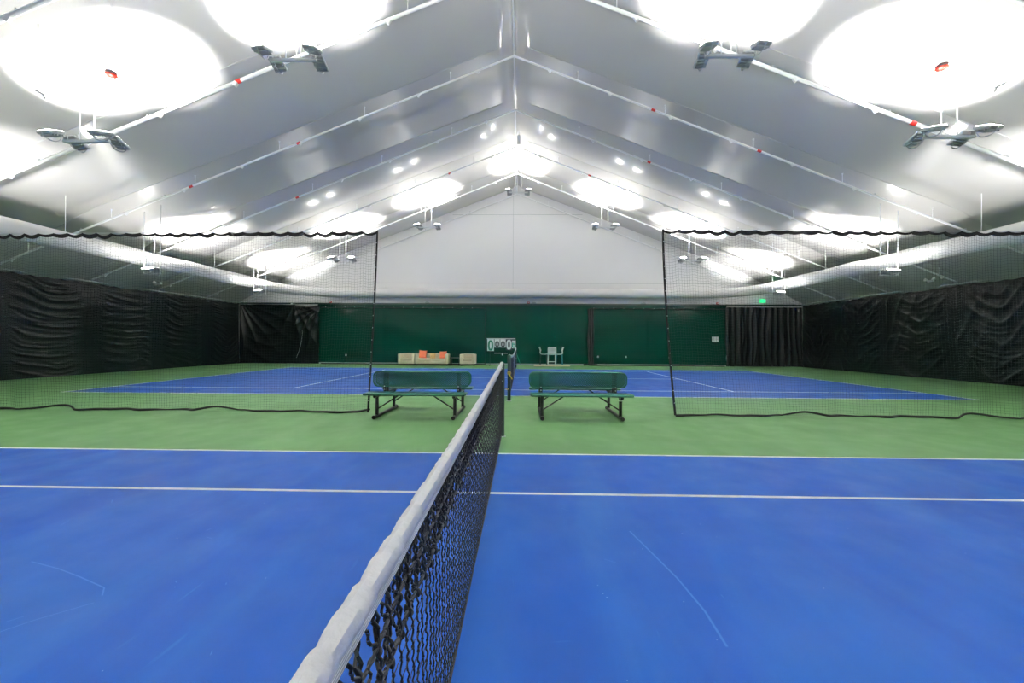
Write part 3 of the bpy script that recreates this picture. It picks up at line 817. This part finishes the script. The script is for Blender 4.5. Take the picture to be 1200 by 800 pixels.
# ------------------------------------------------------------------ lounge furniture at the back wall
def armchair(cx, w_, lbl, name='armchair', cat='armchair', seats=1):
    t = thing(name, lbl, cat, (cx, 19.35, 0))
    h = w_/2
    MB().rbox(-h+.12, .14, .12, h-.12, .42, .70, .05).build('backrest', M['cream'], t, smooth=True)
    for s in (-1, 1): MB().rbox(s*h, -.42, .10, s*(h-.17), .42, .68, .05).build('armrest', M['cream'], t, smooth=True)
    MB().rbox(-h+.14, -.41, .10, h-.14, .16, .28, .03).build('seat_base', M['cream'], t, smooth=True)
    for k in range(seats):
        a = -h+.175+(2*h-.35)*k/seats; b_ = -h+.175+(2*h-.35)*(k+1)/seats-.01
        MB().rbox(a, -.42, .28, b_, .15, .42, .04).build('seat_cushion', M['cream' if seats > 1 else 'creamd'], t, smooth=True)
        MB().rbox(a, .04, .42, b_, .17, .69, .04).build('back_cushion', M['creamd'], t, smooth=True)
    for sx in (-1, 1):
        for sy in (-1, 1): MB().lathe([(.02, 0), (.03, .11)], (sx*(h-.08), sy*.33, 0), 8).build('leg', M['darkwood'], t)
    return t
armchair(-6.45, .98, 'cream leather armchair at the left end of the lounge group')
armchair(-2.85, .90, 'cream leather armchair on its own to the right of the dark side table')
armchair(-4.95, 1.92, 'long cream leather sofa with orange pillows by the green backdrop', 'sofa', 'sofa', 2)
def pillow(x, z, wd, m, lbl, ty, cat='pillow'):
    t = thing('throw_pillow', lbl, cat, (x, 19.22, z))
    b = MB(); n = 12
    def P(u, v, s):
        a, c = 2*u-1, 2*v-1
        f = (max(0, 1-a**4)*max(0, 1-c**4))**.5
        k = 1-.06*(1-abs(a))*abs(c)**3
        return Vector((a*wd/2*(1-.07*(1-c*c)), s*.075*f, c*wd/2*(1-.07*(1-a*a))))
    for s in (-1, 1): b.grid(lambda u, v: P(u, v, s), n, n)
    o = b.build('cushion', m, t, smooth=True); o.rotation_euler = (-.2, ty, 0)
    return t
pillow(-5.52, .66, .47, M['orange'], 'orange throw pillow at the left end of the cream sofa', .06)
pillow(-4.32, .62, .44, M['orange'], 'orange throw pillow at the right end of the cream sofa', -.04)
pillow(-4.93, .55, .34, M['stripe_y'], 'small tan patterned cushion in the middle of the cream sofa', 0)
t = thing('side_table', 'low dark side table between the sofa and the right armchair', 'table', (-3.62, 19.35, 0))
MB().rbox(-.28, -.25, .42, .28, .25, .46, .01).build('tabletop', M['darkwood'], t)
for sx in (-1, 1):
    for sy in (-1, 1): MB().tube([(sx*.24, sy*.21, 0), (sx*.24, sy*.21, .42)], .018, 6).build('leg', M['darkwood'], t)

# ------------------------------------------------------------------ flip scoreboard
def digit0(cx, cz, rx, rz, wdt, m, parent, y=-.03):
    vs = []; n = 28
    for i in range(n):
        a = 2*PI*i/n
        for r_, yy in ((1, y), (0, y), (0, y+.008), (1, y+.008)):
            sx = rx - (0 if r_ else wdt); sz = rz - (0 if r_ else wdt*1.05)
            e = .8
            ca = math.copysign(abs(math.cos(a))**e, math.cos(a)); sa = math.copysign(abs(math.sin(a))**e, math.sin(a))
            vs.append((cx+sx*ca, yy, cz+sz*sa))
    fs = [(i*4+k, i*4+(k+1) % 4, ((i+1) % n)*4+(k+1) % 4, ((i+1) % n)*4+k) for i in range(n) for k in range(4)]
    return MB().add(vs, fs).build('digit', m, parent)
t = thing('scoreboard', 'flip-number scoreboard on a stand reading 0 0 0 0 6 behind the far net', 'scoreboard', (-.82, 19.3, 0))
MB().tube([(-.93, 0, 1.60), (.76, 0, 1.60)], .022, 8).build('top_rail', M['white'], t)
def card(x0, x1, z0, z1, m, y=-.02): return MB().rbox(x0, y, z0, x1, y+.02, z1, .008).build('number_card', m, t)
c = card(-.90, -.50, .87, 1.57, M['white']); digit0(-.70, 1.20, .155, .31, .10, M['teal'], c)
c = card(-.47, -.16, 1.08, 1.57, M['white']); digit0(-.315, 1.27, .12, .185, .075, M['ink'], c)
c = card(-.13, .19, 1.08, 1.57, M['white']); digit0(.03, 1.27, .12, .185, .075, M['ink'], c)
c = card(.20, .56, .92, 1.57, M['navy']); digit0(.385, 1.25, .155, .30, .095, M['white'], c)
c = card(.56, .78, 1.03, 1.50, M['white']); digit0(.665, 1.19, .10, .13, .06, M['mint'], c)
MB().tube([(.59, -.03, 1.2), (.585, -.03, 1.30), (.615, -.03, 1.38), (.67, -.03, 1.41), (.73, -.03, 1.38)], .024, 6).build('digit', M['mint'], c)
MB().tube([(-.50, 0, .74), (.30, 0, .74)], .016, 6).build('lower_rail', M['white'], t)
MB().lathe([(.03, -.05), (.05, 0), (.03, .05)], (.0, 0, .66), 10).build('weight_knob', M['white'], t)
for x in (-.86, .86):
    f = MB().tube([(x*.86, 0, .02), (x*.86, 0, 1.60)], .014, 6).build('upright', M['post'], t)
    MB().tube([(x*.86, -.28, .02), (x*.86, .28, .02)], .018, 6).build('foot', M['black'], f)
MB().tube([(.76, .0, .95), (1.06, .05, .08)], .014, 6).build('brace', M['teal'], t)

# ------------------------------------------------------------------ white high chairs on a pale mat
t = thing('floor_platform', 'pale low platform under the white high chairs by the back wall', 'platform', (2.09, 19.45, 0))
MB().rbox(-1.05, -.45, 0, 1.05, .5, .07, .015).build('deck', M['mat_pale'], t)
def shell(t, m4, m):
    """moulded seat curving up into a back, seen sideways or from behind"""
    prof = [(-.24, .70), (-.1, .685), (.08, .69), (.17, .72), (.205, .80), (.20, .92), (.23, 1.03), (.28, 1.12)]
    def P(u, v):
        k = v*(len(prof)-1); i = min(int(k), len(prof)-2); f = k-i
        y = prof[i][0]*(1-f)+prof[i+1][0]*f; z = prof[i][1]*(1-f)+prof[i+1][1]*f
        a = 2*u-1; wd = .25*(1-.12*max(0, (v-.8)/.2)**2)
        return m4 @ Vector((a*wd, y-.05*a*a*(v > .45)*min(1, (v-.45)*4), z+.015*a*a))
    N = (m4.to_3x3() @ Vector((0, .6, -.6)))
    return MB().sheet(P, 8, 28, N, .035).build('seat_shell', m, t, smooth=True)
def high_chair(x, y, rz, lbl, lm):
    t = thing('high_chair', lbl, 'chair', (x, y, .07), rz)
    m4 = Matrix.Translation((0, 0, -.07))
    shell(t, m4, M['white'])
    for sx in (-1, 1):
        for sy in (-1, 1):
            MB().tube([(sx*.21, sy*.17, .62), (sx*.22, sy*.20, 0)], .020, 8).build('leg', lm, t)
    MB().tube([(-.21, -.19, .2), (.21, -.19, .2)], .012, 6).build('footrest', lm, t)
    MB().tube([(-.21, .19, .2), (.21, .19, .2)], .012, 6).build('footrest', lm, t)
    return t
high_chair(2.075, 19.12, PI, 'white high chair with its back to the court, middle of three', M['fixture_w'])
high_chair(1.62, 19.62, PI/2, 'white high chair in profile, left of three by the back wall', M['post'])
high_chair(2.55, 19.62, -PI/2, 'white high chair in profile on teal legs, right of three by the back wall', M['teal_leg'])
